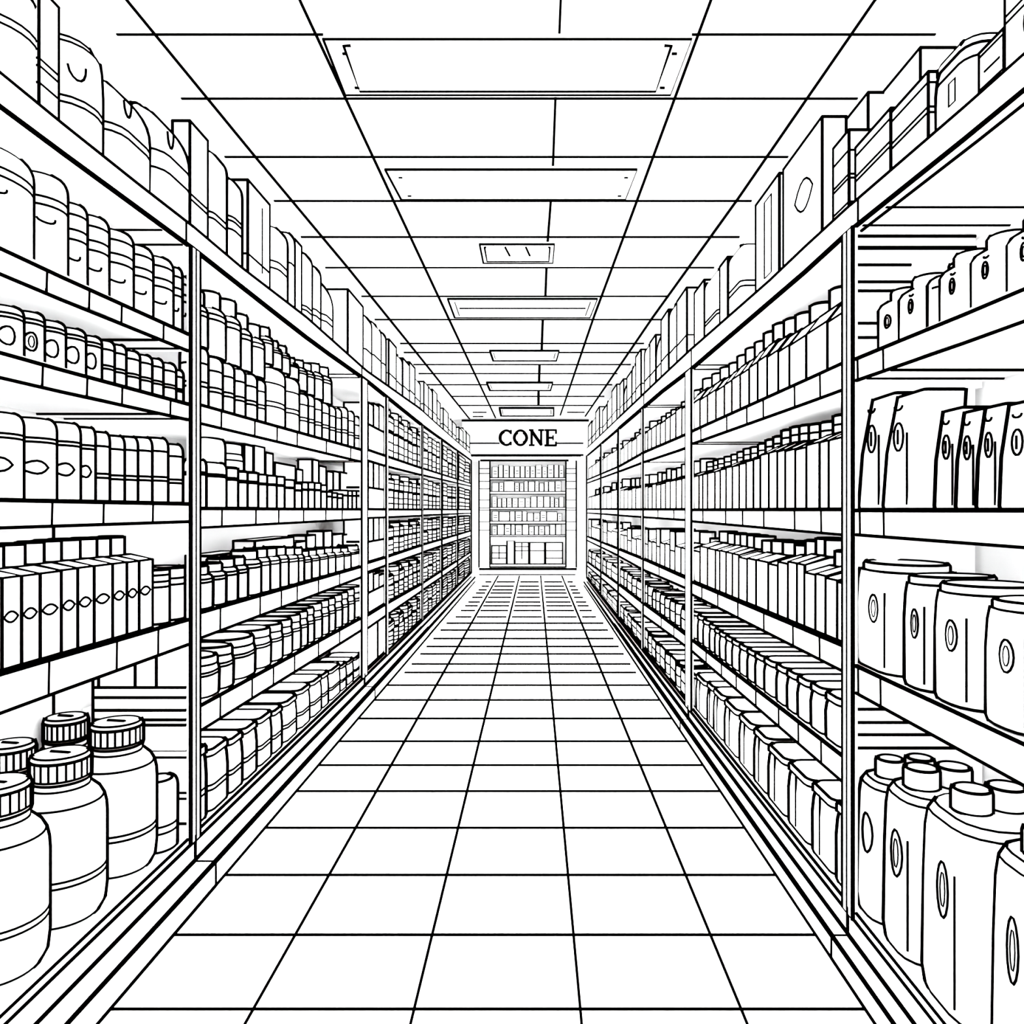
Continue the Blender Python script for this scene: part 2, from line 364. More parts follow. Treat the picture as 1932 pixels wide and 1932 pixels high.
def shelving(key, b):
    s = b['s']; X = s * XF[s]; d0, d1 = bay_D(b); d1e = min(d1, DEND)
    XB = X + s * BACKX
    root = empty('shelving_unit', (X + s * .2, (d0 + d1e) / 2, 0))
    tag(root, 'white metal shelving bay, ' + b['name'] + ' counted from the camera', 'shelving', 'shelving bays along the aisle')
    g = .004
    # shelves with their price rails
    for k, (zt, zb) in b['sh'].items():
        mb = MB(); n = 1 if d1e - d0 < 3.5 else 3
        ds = np.linspace(d0 + .02, d1e - .02, n + 1)
        x0, x1 = (X + s * .012, XB - s * .01)
        for i in range(n):
            A, B = ds[i], ds[i + 1]
            xs = sorted((x0, x1))
            mb.hexa([(xs[0], A, zb(A)), (xs[1], A, zb(A)), (xs[1], B, zb(B)), (xs[0], B, zb(B)),
                     (xs[0], A, zt(A)), (xs[1], A, zt(A)), (xs[1], B, zt(B)), (xs[0], B, zt(B))])
        if zb(d1e) > H and key in ('L1', 'L2', 'R2', 'R3', 'L4', 'R1'):
            for dd in ((.10, .27) if key[1] < '3' else (.12,)):
                q = d1e - dd; mb.ink([(x0, q, zb(q)), (x1, q, zb(q))], W_item)
        if key == 'R1' and k == 'hi':
            for q in (d1e - .02, d1e + .0): pass
        so = mb.build('shelf', M_SHELF, parent=root)
        rl = MB()
        for i in range(n):
            A, B = ds[i], ds[i + 1]; xs = sorted((X, X + s * .012))
            rl.hexa([(xs[0], A, zb(A)), (xs[1], A, zb(A)), (xs[1], B, zb(B)), (xs[0], B, zb(B)),
                     (xs[0], A, zt(A)), (xs[1], A, zt(A)), (xs[1], B, zt(B)), (xs[0], B, zt(B))])
        rl.ink([(X, q, zt(q)) for q in np.linspace(d0, d1e, 7)], W_edge)
        rl.ink([(X, q, zb(q)) for q in np.linspace(d0, d1e, 7)], (lambda D: .85 * W_edge(D)))
        for px in TICKS.get((key, k), ()):
            q = D_at(px, X); rl.ink([(X - s*.001, q, zt(q)), (X - s*.001, q - .003, zb(q))], lambda D: .8 * W_item(D))
        rl.build('price_rail', M_SHELF, parent=so)
    # top board
    zt, zb = TOP[s]; mb = MB(); ds = np.linspace(d0, d1e, 7); XT = XB + s * .04
    for i in range(6):
        A, B = ds[i], ds[i + 1]; xs = sorted((X, XT))
        mb.hexa([(xs[0], A, zb(A)), (xs[1], A, zb(A)), (xs[1], B, zb(B)), (xs[0], B, zb(B)),
                 (xs[0], A, zt(A)), (xs[1], A, zt(A)), (xs[1], B, zt(B)), (xs[0], B, zt(B))])
    mb.ink([(X, q, zt(q)) for q in ds], lambda D: .8 * W_edge(D)); mb.ink([(X, q, zb(q)) for q in ds], lambda D: 1.15 * W_edge(D))
    if key == 'R1': mb.ink([(X + .035, q, zb(q) - .003) for q in ds], W_item)
    if key in ('L1', 'L2', 'R1', 'R2', 'R3'):
        for dd in (.05, .22): q = d1e - dd; mb.ink([(X + s * .02, q, zb(q)), (XT, q, zb(q))], W_item)
        q = d1e - .06; mb.ink([(X, q, zb(q)), (X, q, zt(q))], W_item)
    mb.build('top_board', M_SHELF, parent=root)
    # back panel
    mb = MB(); zlow = .0
    mb.box(XB, XB + s * .02, d0, d1e, zlow, min(zb(d0), zb(d1e)) - .01)
    if key in ('L1',):
        mb.ink([(XB, 3.0, z) for z in (.2, 1.0, 1.6)], W_edge)
    mb.build('back_panel', M_SHELF, parent=root)
    # deck, plinth
    dk = DECK[s]; XK = {L: -1.278, R_: .995}[s]; xk2 = X - s * .015
    mb = MB(); zk = {L: .10, R_: .08}[s]
    mb.box(X, XB, d0, d1e, dk - .035, dk)
    mb.ink([(X, q, dk - .03) for q in ds], W_edge); mb.ink([(X, q, dk) for q in ds], W_item)
    mb.build('deck', M_SHELF, parent=root)
    mb = MB()
    mb.box(XK, XB, d0, d1e, 0, zk); mb.box(X + s * .004, XB, d0, d1e, zk, dk - .035)
    mb.ink([(XK, q, 0.004) for q in ds], W_edge); mb.ink([(XK, q, zk) for q in ds], lambda D: 1.15 * W_edge(D))
    mb.ink([(X + s * .002 - s*.012, q, zk + .002) for q in ds], lambda D: 1.1 * W_edge(D))
    mb.build('plinth', M_SHELF, parent=root)
    # upright at the far end
    if d1 < DEND:
        t = .085 if d1 < 4 else (.2 if d1 < 6.5 else .1)
        ub = MB(); xa, xb = sorted((X - s * .012, X + s * .004))
        ztop = zb(d1) - .005
        ub.box(xa, xb, d1 - t * .5, d1 + t * .5, dk - .02, ztop)
        xx = X - s * .012
        for q, ww in ((d1 - t * .5, W_edge if d1 < 4 else W_item), (d1 + t * .5, W_item if d1 < 4 else W_thin)):
            ub.ink([(xx, q, dk - .02), (xx, q, ztop)], ww)
        if d1 < 4: ub.ink([(xx, d1 + .005, dk), (xx, d1 + .005, ztop)], W_thin)
        if d1 < 7: ub.ink([(XK, d1, .0), (XK, d1, zk), (X - s*.012, d1, zk), (X - s * .012, d1, dk)], W_item)
        ub.build('upright', M_SHELF, parent=root)
    # slatted end panel between the bays
    if key in ('L1', 'R1'):
        eb = MB(); q = d1 - .05 if key == 'L1' else d1 + .045
        if key == 'L1':
            xs = (-1.74, X - .006); zs = [z_at(y, q) for y in (1297, 1316, 1340, 1358, 1368)]
            eb.box(xs[0], xs[1], q, q + .02, zs[-1] - .1, b['sh']['low'][1](q) - .005)
            for z in zs: eb.ink([(xs[0], q, z), (xs[1], q, z)], W_item)
            eb.ink([(xs[0], q, zs[-1]), (xs[0], q, b['sh']['low'][1](q))], W_item)
            for px in (186, 255, 295): x = (px - VX) * q / F_PX; eb.ink([(x, q, zs[0]), (x, q, b['sh']['low'][1](q))], W_item)
        else:
            x0, x1 = X + .03, X + BACKX - .02
            eb.box(x0, x1, q, q + .02, z_at(1460, q), z_at(440, q))
            for y in (1338, 1363, 1386, 1411, 1442, 1456): z = z_at(y, q); eb.ink([(x0, q, z), (x1, q, z)], W_item)
            for y in (446, 468): z = z_at(y, q); eb.ink([(x0, q, z), (x1, q, z)], W_edge if y == 468 else W_item)
            for y in (500, 532, 549, 610, 637): z = z_at(y, q); eb.ink([(x0, q, z), (X + .22, q, z)], W_item)
        eb.build('end_panel', M_SHELF, parent=root)
for key, b in BAYS.items(): shelving(key, b)

# ------------------------------------------------------------------ rows of goods
ORD = ['first','second','third','fourth','fifth','sixth','seventh','eighth','ninth','tenth','eleventh','twelfth','thirteenth','fourteenth','fifteenth',
       'sixteenth','seventeenth','eighteenth','nineteenth','twentieth','twenty-first','twenty-second','twenty-third','twenty-fourth','twenty-fifth']
def solve(side, cx, a, b, rr, far_px):
    ol = outline(a, b, rr if rr > 0 else .02, 40)
    lo, hi = .6, 30
    for _ in range(40):
        m = (lo + hi) / 2
        pxs = VX + F_PX * (cx + ol[:, 0]) / (m + ol[:, 1])
        e = pxs.max() if side < 0 else pxs.min()
        if (e < far_px) == (side < 0): lo = m
        else: hi = m
    return (lo + hi) / 2
ROWRR = dict(box=0, can=1, canister=1, jar=1, bottle=.5, carton=0, pouch=.18, tub=.6, bag=.6, jug=.75, bigjar=1)
def row(key, shelf, items, kind='box', desc=None, setback=.02, depth=None, base=None, o=None, tier='', amax=.12, amin=.03):
    """items: (px edge, px edge, top y at the middle of the front [, kind, options])"""
    b = BAYS[key]; s = b['s']; X = s * (XF[s] + setback); sg = -s
    its = sorted(items, key=lambda t: (t[0] if s < 0 else -t[1])); out = []
    for i, it in enumerate(its):
        xa, xb, y = it[:3]; kd = it[3] if len(it) > 3 and it[3] else kind; oo = dict(o or {})
        if len(it) > 4: oo.update(it[4])
        near, far = (xa, xb) if s < 0 else (xb, xa)
        Dn, Df = D_at(near, X), D_at(far, X); hb = (Df - Dn) / 2 * .97; mid = D_at((xa + xb) / 2, X)
        rr = oo.get('rr', ROWRR[kd])
        a = depth / 2 if depth else max(amin, min(amax, hb))
        if 'a' in oo: a = oo['a']
        if 'b' in oo: hb = oo['b']
        cx = X + s * a
        cy = solve(s, cx, a, hb, rr, far)
        if base is not None: z0 = base(cy)
        elif shelf == 'top': z0 = TOP[s][0](cy)
        elif shelf == 'base': z0 = DECK[s]
        else: z0 = b['sh'][shelf][0](cy)
        z0 += .004
        zt = z_at(y, mid); h = max(.035, zt - z0)
        d = oo.get('desc') or desc or dict(box='plain box', can='round can', canister='round-shouldered canister', jar='lidded jar', bottle='capped bottle', carton='slim capped carton', pouch='sealed pouch', tub='lidded tub', bag='soft bag', jug='two-cap jug', bigjar='storage jar')[kd]
        near_ref = 'from picture edge' if b['p0'] is None else 'from near post'
        lab = f"{d}, {ORD[i]} {near_ref}, {tier + ', ' if tier else ''}{SHNAME[shelf]}, {b['name']}"
        lab = ' '.join(lab.split())
        product(kd, cx, cy, z0, a, hb, h, sg, oo, lab, f"goods, {tier + ', ' if tier else ''}{SHNAME[shelf]}, {b['name']}", my=max(-.6 * hb, min(.6 * hb, mid - cy)))
        out.append((cy, z0 + h, z0))
    return out
def seq(edges, ys, *rest):
    return [(edges[i], edges[i + 1], ys[i]) + tuple(rest) for i in range(len(edges) - 1)]

HK = lambda v=.62, s=.28: ('hook', v, .28, .05)
# ---- nearest left bay
row('L1', 'hi', [(-62,62,268,'canister',dict(bands=(.80,.72),mark=('hook',.6,.22,.045))), (62,126,322,'canister',dict(bands=(.76,.68),mark=('hook',.55,.25,.045)))]
    + [(a,b_,y,'canister',dict(bands=(.86,.68,.56),mark=('hook',.36,.28,.05))) for a,b_,y in ((126,163,381),(163,204,404),(204,250,430),(250,287,460),(288,325,481),(325,342,503),(342,354,520))], desc='round-shouldered canister', amax=.075)
row('L1', 'sec', [(a,b_,y,'canister',dict(bands=(.86,.78), mark=(('oval','oo','oval','oval','oval')[i],.42,.3,.18))) for i,(a,b_,y) in enumerate(((-6,43,575),(43,82,587),(82,122,604),(122,160,618),(160,190,633)))]
    + [(a,b_,y,'canister',dict(bands=(.80,.42,.34))) for a,b_,y in ((190,214,642),(214,236,650),(236,262,661),(262,285,669),(285,306,676),(306,330,684),(330,344,698))], desc='short round canister', amax=.06)
row('L1', 'eye', [(a,b_,y,'canister',dict(bands=(.76,.71), mark=('leaf',.4,.42,.08))) for a,b_,y in ((-36,43,776),(43,105,788),(105,150,797),(150,178,806))]
    + [(a,b_,y,'canister',dict(bands=(.80,.40,.34))) for a,b_,y in ((178,205,815),(205,233,822),(233,258,824),(258,285,825),(285,315,826),(315,343,838))], desc='tall round canister', amax=.07)
row('L1', 'low', [(a,b_,y,'carton',dict(t=.80,sl=.05,mark=('leaf',.42,.75,.045))) for a,b_,y in ((-38,2,1034),(2,39,1032),(39,74,1030),(74,114,1027),(114,145,1023),(145,176,1020),(176,211,1018),(211,238,1016),(238,261,1015),(261,287,1013))]
    + [(288,318,1076,'can',dict(bands=(.78,.68,.9))),(318,347,1072,'can',dict(bands=(.8,.68)))], depth=.16)
bj = [(-1.525,2.234),(-1.525,2.54),(-1.525,2.88),(-1.72,2.56),(-1.74,2.90)]
for i,(x,y) in enumerate(bj):
    nm = ('front row, nearest the camera','front row, middle of three','front row, beside the post','back row, nearest the camera','back row, behind the farthest front jar')[i]
    product('bigjar', x, y if i < 3 else y + .03, DECK[L]+.004, .128 if i < 3 else .105, .128, .515 if i == 1 else (.525 if i < 3 else .53), 1, {}, 'large white storage jar with ribbed lid, ' + nm, 'storage jars on the bottom left deck')
row('L1', 'base', [(300,333,1478,'canister',dict(bands=(.36,.26),desc='small round tub'))], amax=.06)
row('L1', 'base', [(290,348,1410,'can',dict(desc='tall can',bands=(.3,)))], setback=.16, amax=.09, tier='back row')
row('L1', 'top', [(-160,-62,-80,'canister'),(-60,71,-70,'canister',dict(bands=(.62,.55),rr=1)),(72,110,-6,'box',dict(bands=(.42,.36,.22))),
    (112,192,62,'tub',dict(bands=(.42,.36),rr=.9,lf=.07,ls=.8,mark=('hook',.72,.2,.13))),(194,281,133,'bag',dict(bands=(.45,.38),mark=('hook',.72,.15,.14,.1))),
    (281,356,190,'bag',dict(bands=(.5,.34),mark=('hook',.72,.15,.14,.1)))], desc='large round-topped pack', amax=.14)
# ---- second left bay
row('L2', 'top', [(357,391,246,'box',dict(bands=(.32,.27),a=.035)),(392,426,291,'canister',dict(rr=.4,bands=(.36,.3))),(427,455,338,'canister',dict(rr=.6,bands=(.55,.5,.4))),
    (466,508,362,'box',dict(bands=(.22,),a=.045,mark=[('vline',.5,.1,.36,.35)])),(509,541,428,'canister',dict(bands=(.5,.4),rr=.7)),(541,555,440,'canister',dict(rr=.6,bands=(.6,))),(555,568,458,'box'),(568,588,478,'canister',dict(rr=.5,bands=(.2,.14))),
    (588,604,503,'canister',dict(rr=.5,bands=(.3,.2))),(604,627,518,'bag',dict(bands=(.35,.25))),(655,684,562,'box',dict(a=.09)),], desc='tall pack', amax=.12)
lowA = row('L2', 'hi', [(a,b_,y) for a,b_,y in ((371,391,655),(391,418,672),(418,440,684),(440,461,694),(461,483,704),(483,499,716),(499,536,693),(537,563,712),(563,580,742),(580,592,745),(592,606,752),(606,620,760),(620,632,766),(632,643,770),(643,655,768),(655,667,775),(667,678,785))],
    kind='canister', desc='short jar', o=dict(bands=(.74,.42,.34)), amax=.07)
la = sorted(lowA)
stack = lambda D: float(np.interp(D, [q[0] for q in la], [q[1] for q in la])) 
stackmax = lambda D: max([q[1] for q in la if abs(q[0]-D) < .17] or [stack(D)])
row('L2', 'hi', [(a,b_,y) for a,b_,y in ((370,390,546),(390,424,545),(425,452,561),(453,473,590),(473,497,608),(498,513,615),(513,530,640),(530,545,650),(545,562,672),(562,578,677),(578,592,683),(592,608,683),(608,624,690))],
    kind='bottle', base=stackmax, tier='stacked', desc='capped bottle', o=dict(rr=1, t=.74, cs=.62, bands=(.56,)), amax=.07)
row('L2', 'eye', [(371,387,868,'canister'),(389,425,873,'canister'),(425,447,882),(447,465,889),(465,485,891),(485,502,895),(502,520,897),(520,535,899),(535,554,905),(554,568,912),(568,580,910),(580,592,910),(592,604,911),(604,615,915),(615,625,928),(625,635,930),(635,645,932),(645,655,925),(655,663,926),(663,671,926),(671,680,926)],
    kind='can', desc='small round can', o=dict(bands=(.75,.70)), amax=.06)
row('L2', 'eye', [(388,423,826,'canister'),(426,458,836,'jar'),(460,476,840),(478,498,842),(500,514,855),(517,556,876),(558,570,886),(589,600,868),(601,614,880),(616,627,890),(628,639,890),(641,655,892)],
    kind='box', setback=.2, tier='back row', depth=.1, desc='plain box')
row('L2', 'low', [(a,b_,y) for a,b_,y in ((371,400,1070),(400,425,1064),(425,447,1055),(447,466,1052),(469,491,1040),(491,508,1036),(508,527,1035),(527,543,1033),(543,562,1034),(562,573,1034),(573,587,1040),(587,602,1038),(602,618,1036),(618,632,1034),(632,648,1034),(648,661,1034),(661,678,1030))],
    kind='bottle', desc='stubby capped bottle', o=dict(rr=.8, t=.80, cs=.7, bands=(.62,)), amax=.07)
row('L2', 'low', [(395,458,1045),(478,553,1017),(556,576,1022),(577,594,1010),(610,625,1002),(626,645,1008),(646,668,1008)], kind='box', setback=.2, tier='back row', depth=.12, desc='plain box')
row('L2', 'lo2', [(a,b_,y) for a,b_,y in ((371,412,1243),(412,439,1222),(439,480,1207),(480,510,1190),(510,532,1180),(532,550,1171),(550,567,1162),(567,580,1155),(580,592,1148),(592,607,1140),(607,620,1134),(620,632,1130),(632,645,1124),(645,656,1119),(656,668,1113),(668,680,1108))],
    kind='tub', desc='oval tub with flat lid', o=dict(rr=.8, lf=.2, lr=1, ls=1.0, bands=(.62,.54)), depth=.26)
row('L2', 'base', [(371,387,1412),(388,427,1410),(428,455,1392),(455,482,1372),(482,510,1353),(511,530,1340),(531,558,1322),(560,583,1300),(583,605,1284),(605,618,1272),(618,640,1262),(640,652,1255),(652,665,1248),(665,680,1240)],
    kind='tub', desc='deep tub with flat lid', o=dict(rr=.45, lf=.1, lr=.45, ls=1.0, bands=(.42,.34)), depth=.24)
# ---- narrow third left bay: stacked packs
for sh, zz in (('hi', (808, 762)), ('eye', (922, 870)), ('low', (1020, 968)), ('lo2', (1112, 1080))):
    r0 = row('L3', sh, [(693,724,zz[0])], kind='box', desc='wide box', depth=.3)
    row('L3', sh, [(694,703,zz[1]),(704,714,zz[1]+2),(714,724,zz[1]+4)], kind='box', base=lambda D, z=r0[0][1]: z, tier='stacked', desc='small box', depth=.2)
row('L3', 'base', [(690,711,1168),(712,726,1163)], kind='box', desc='tall box', depth=.3)
row('L3', 'top', [(685,700,598),(700,718,612),(719,727,628)], kind='canister', o=dict(rr=.5,bands=(.4,)), desc='upright pack', depth=.2)
# ---- far left bays
def far_row(key, shelf, n, tops, kinds, tier='', base=None, depth=.2, x=None, **kw):
    b = BAYS[key]; s = b['s']; p0, p1 = (b['p0'] + s*-3, b['p1'] + s * 3) if x is None else x
    X = s * XF[s]; d0, d1 = D_at(p0, X), D_at(p1, X)
    ds = [d0 + (d1 - d0) * (i + random.uniform(-.12, .12) * (0 < i < n)) / n for i in range(n + 1)]
    pxs = [VX + F_PX * X / d for d in ds]; items = []
    for i in range(n):
        f = (i + .5) / n; rt = tops[0] + (tops[1] - tops[0]) * f + random.uniform(-.5, .5) * (tops[2] if len(tops) > 2 else .02)
        xm = (pxs[i] + pxs[i + 1]) / 2; y = VY - (rt - 0) * abs(VX - xm)
        a, c = sorted((pxs[i], pxs[i + 1])); kd = kinds[i % len(kinds)] if isinstance(kinds, (list, tuple)) else kinds
        items.append((a, c, y, kd))
    return row(key, shelf, items, tier=tier, base=base, depth=depth, **kw)
# tops are given as height over eye level / distance of shelf front from camera axis
def zs_of(key, sh, gap):                    # rows that fill a share of the clear height
    b = BAYS[key]; s = b['s']; order = ['base', 'lo2', 'low', 'eye', 'hi', 'top']; i = order.index(sh)
    d0, d1 = bay_D(b); dm = (d0 + d1) / 2
    zl = DECK[s] if sh == 'base' else b['sh'][sh][0](dm)
    up = order[i + 1]; zu = TOP[s][1](dm) if up == 'top' else b['sh'][up][1](dm)
    return ((zl + gap * (zu - zl)) - H) / XF[s]
for key, n in (('L4', 7), ('L5', 4), ('L6', 3), ('L7', 2)):
    for sh in ('hi', 'eye', 'low', 'lo2', 'base'):
        q = zs_of(key, sh, .44); ks = random.choice([('can',), ('box', 'can'), ('canister', 'can')])
        r0 = far_row(key, sh, n, (q, q, .015), ks, o=dict(bands=(.62, .3)), desc='small pack')
        zm = max(t[1] for t in r0); q2 = zs_of(key, sh, .84)
        far_row(key, sh, n, (q2, q2, .02), ('bottle', 'can') if key == 'L4' else ('box', 'can'), tier='stacked', base=lambda D, z=zm: z, o=dict(bands=(.4, .7)), desc='small pack', depth=.18)
for key, n, h in (('L4', 5, .31), ('L5', 4, .28), ('L6', 3, .25), ('L7', 3, .25)):
    zb = (TOP[L][0](bay_D(BAYS[key])[0] + .8) - H) / XF[L]
    far_row(key, 'top', n, (zb + h, zb + h * .9, .08), ('box', 'canister', 'box'), desc='upright pack', depth=.2, o=dict(rr=.5, bands=(.3,)))

# ---- nearest right bay
row('R1', 'hi', [(1659,1697,541,'bottle',dict(mark=[('oo',.44,.2,.11,.2),('vline',.4,.1,.3,-.5)])),(1698,1752,514),(1752,1775,494,'bottle',dict(mark=('hline',.62,.3,.1))),(1775,1834,468),(1834,1902,432),(1902,1985,390)],
    kind='bottle', desc='round-shouldered bottle', o=dict(rr=.8, t=.80, cs=.55, shoulder_ring=0, mark=[('oo',.5,.13,.11,.25),('hook',.68,.1,.02,.2),('vline',.38,.1,.36,-.45)]), depth=.15)
row('R1', 'eye', [(1622,1667,747,'pouch',dict(lean=.10)),(1668,1722,741,'pouch',dict(lean=.10)),(1765,1805,772),(1805,1844,774),(1844,1886,765),(1888,1950,757)], kind='pouch', desc='upright pouch with round emblem', depth=.14,
    o=dict(lean=.05, mark=[('oval',.62,.34,.12),('vline',.62,.1,.06,.05),('hook',.88,.28,.03),('vline',.34,.1,.3,-.6)]))
row('R1', 'low', [(1618,1708,1066,'tub',dict(a=.12)),(1708,1766,1090,'tub',dict(a=.12)),(1766,1862,1108,'tub',dict(a=.12)),(1862,1985,1142,'tub',dict(a=.12))], desc='wide tub with flat round lid',
    o=dict(rr=.8, lr=1, lf=.07, ls=.95, mark=[('oo',.58,.2,.13,.35),('vline',.40,.1,.34,-.05),('vline',.46,.1,.36,-.62)]))
row('R1', 'base', [(1618,1668,1452,'jug',dict(mark=[('oval',.56,.3,.13,.3),('vline',.36,.1,.3,-.3)])),(1668,1741,1472,'jug',dict(mark=[('oo',.56,.26,.13,.35),('vline',.36,.1,.3,-.05),('vline',.46,.1,.34,-.6)])),(1741,1873,1520),(1873,2010,1600)], kind='jug', desc='two-cap jug with oval emblem',
    o=dict(a=.15, mark=[('oo',.56,.17,.13,.42),('vline',.36,.1,.3,.1),('vline',.46,.1,.34,-.45),('vline',.46,.1,.34,-.58)]))
row('R1', 'top', [(1683,1754,172,'box',dict(a=.05,bands=(.5,.42,.85))),(1615,1683,240,'box',dict(a=.06,bands=(.5,.42,.85))),(1768,1848,84,'tub',dict(rr=.5,lr=.5,lf=.1,a=.1,mark=('rect',.42,.16,.16,.3),bands=(.72,))),
    (1848,1896,76,'box',dict(bands=(.9,.2,.14),mark=('hline',.5,.6,.1))),(1897,1975,-60,'box',dict(bands=(.62,.7),mark=('oo',.42,.2,.16,-.1)))], desc='large pack', amax=.12)
row('R1', 'top', [(1645,1740,143,'box')], setback=.26, tier='back row', depth=.12, desc='tall box')
# ---- second right bay
row('R2', 'top', [(1573,1603,262,'box',dict(bands=(.75,.45,.4,.1),a=.04)),(1479,1554,268,'box',dict(a=.045,mark=[('leaf',.52,.46,.14)],desc='large flat box with leaf mark')),(1427,1472,356,'box',dict(mark=('rect',.5,.3,.4),a=.04)),
    (1376,1402,470,'canister',dict(rr=.35,bands=(.42,.34),a=.09)),(1359,1374,494,'box'),(1331,1358,517,'canister',dict(rr=.3,bands=(.3,.24))),(1311,1330,540,'box')], desc='tall pack', amax=.1)
row('R2', 'top', [(1583,1640,208,'box')], setback=.2, tier='back row', depth=.12, desc='plain box')
E = [1303,1322,1336,1352,1368,1382,1398,1415,1431,1449,1470,1491,1523,1563,1598]
Y = [715,706,694,686,672,658,646,628,612,603,593,575,545,520]
row('R2', 'hi', seq(E, Y), kind='carton', desc='shouldered bottle with cap', o=dict(t=.76, sl=.2, rx=.35), depth=.16)
E = [1304,1320,1327,1336,1350,1360,1371,1383,1396,1409,1423,1436,1452,1468,1483,1502,1523,1548,1565,1596]
Y = [872,869,866,862,858,853,847,844,838,830,824,812,806,803,801,797,784,778,770]
row('R2', 'eye', seq(E, Y), kind='carton', desc='slim carton with sloping shoulder', o=dict(t=.80, sl=.1, capring=1, rx=.2), depth=.2)
E = [1304,1322,1336,1351,1359,1371,1383,1395,1411,1428,1451,1469,1488,1505,1519,1540,1559,1581,1600]
Y = [1016,1003,1006,1008,1008,1010,1012,1020,1020,1022,1028,1020,1016,1018,1040,1040,1048,1055]
row('R2', 'low', seq(E, Y), kind='carton', desc='square-shouldered carton', o=dict(t=.80, sl=.09), depth=.2)
E = [1304,1318,1328,1340,1350,1359,1371,1383,1397,1412,1427,1444,1467,1487,1507,1532,1560,1598]
Y = [1155,1163,1172,1180,1188,1195,1203,1211,1220,1229,1238,1249,1260,1271,1284,1298,1318]
row('R2', 'lo2', seq(E, Y), kind='tub', desc='rounded pack with sealed top', o=dict(rr=.55, lf=.14, lr=.6, ls=1.0), depth=.26)
E = [1302,1315,1336,1348,1369,1397,1425,1452,1490,1535,1580,1612]
Y = [1272,1283,1294,1310,1335,1362,1388,1425,1462,1500,1530]
row('R2', 'base', seq(E, Y), kind='tub', desc='deep carton with rounded edges', o=dict(rr=.35, lf=.1, lr=.4, ls=1.0, mark=('vline',.5,.1,.42,.5)), depth=.3)
# ---- far right bays
for key, n in (('R3', 9), ('R4', 5), ('R5', 3), ('R6', 3)):
    for sh, ks, g in (('hi', ('carton',), .7), ('eye', ('carton',), .78), ('low', ('carton', 'carton', 'box'), .75), ('lo2', ('tub', 'can'), .6), ('base', ('box', 'tub'), .6)):
        q = zs_of(key, sh, g + random.uniform(-.06, .05))
        far_row(key, sh, n, (q, q, .03), ks, depth=.22, desc='slim upright pack', o=dict(bands=(.5,), t=.72, sl=.1))
for key, n, h in (('R3', 6, .42), ('R4', 5, .42), ('R5', 3, .42), ('R6', 3, .4)):
    zb = (TOP[R_][0](bay_D(BAYS[key])[0] + .8) - H) / XF[R_]
    far_row(key, 'top', n, (zb + h, zb + h * .9, .12), ('box', 'canister', 'box', 'bag'), desc='upright pack', depth=.18, o=dict(rr=.5, bands=(.3,)))

# ------------------------------------------------------------------ far end of the aisle: low wide unit, sign, wall
DW = 18.6
def W2(px, D=DW): return (px - VX) * D / F_PX
def Z2(py, D=DW): return H - (py - VY) * D / F_PX
root = empty('end_display_shelving', (W2(996), DW + .2, 0))
tag(root, 'white shelving unit closing the far end of the aisle below the sign', 'shelving')
mb = MB()
mb.box(W2(905), W2(1085), DW, DW + .5, 0, Z2(1073))
mb.ink([(W2(905), DW, Z2(1084)), (W2(1085), DW, Z2(1084))], 3.2); mb.ink([(W2(905), DW, Z2(1073)), (W2(1087), DW, Z2(1073))], 5.5)
mb.build('plinth', M_SHELF, parent=root)
mb = MB(); mb.box(W2(903), W2(1087), DW + .28, DW + .5, Z2(1073), Z2(859)); mb.build('back_panel', M_SHELF, parent=root)
for a, c in ((903, 924), (1067, 1087)):
    mb = MB(); mb.box(W2(a), W2(c), DW, DW + .45, Z2(1073), Z2(869))
    for x in (a + 1, c): mb.ink([(W2(x), DW, Z2(1070)), (W2(x), DW, Z2(869))], 4)
    for y in (884, 893, 908, 922, 943, 958, 962, 984, 1000): mb.ink([(W2(a), DW, Z2(y)), (W2(c), DW, Z2(y))], 2)
    mb.build('side_post', M_SHELF, parent=root)
mb = MB(); mb.box(W2(890), W2(1095), DW - .02, DW + .45, Z2(869), Z2(859))
for y, w in ((859, 5), (868.5, 4.5)): mb.ink([(W2(890 if y < 860 else 907), DW - .02, Z2(y)), (W2(1095 if y < 860 else 1072), DW - .02, Z2(y))], w)
mb.build('header', M_SHELF, parent=root)
SH2 = [(901, 905), (927, 932), (957, 961), (983, 988), (1009, 1012), (1064, 1069)]
for yt, yb in SH2:
    mb = MB(); mb.box(W2(925), W2(1066), DW, DW + .27, Z2(yb), Z2(yt))
    for y in (yt, yb): mb.ink([(W2(925), DW, Z2(y)), (W2(1066), DW, Z2(y))], 2.4)
    mb.build('shelf', M_SHELF, parent=root)
RN = ['topmost', 'second', 'third', 'fourth', 'fifth']
for r, (yt, y0) in enumerate(((877, 901), (908, 927), (937, 957), (965, 983), (990, 1009))):
    x = 928.0; k = 0
    while x < 1060 and k < 14:
        w = random.choice((8, 9, 10, 12, 13, 20 if r % 2 else 11)); w = min(w, 1064 - x)
        if w < 5: break
        t = yt + random.choice((0, 0, 1, 3, 4)); mb = MB(); zz = Z2(y0) + .004
        x0, x1 = W2(x + .6), W2(x + w - .6); z1 = Z2(t)
        mb.box(x0, x1, DW + .04, DW + .24, zz, z1)
        mb.ink([(x0, DW + .04, zz), (x1, DW + .04, zz), (x1, DW + .04, z1), (x0, DW + .04, z1)], 2.0, closed=True)
        if random.random() < .45:
            for f in (.35, .6): mb.ink([(x0 + .03, DW + .04, zz + f * (z1 - zz)), (x1 - .03, DW + .04, zz + f * (z1 - zz))], 1.8)
        o = mb.build('box', M_PACK, origin=((x0 + x1) / 2, DW + .17, zz))
        tag(o, f"{ORD[k]} small box from the left, {RN[r]} shelf of the unit under the sign", 'box', 'boxes on the unit at the far end')
        x += w + .3; k += 1
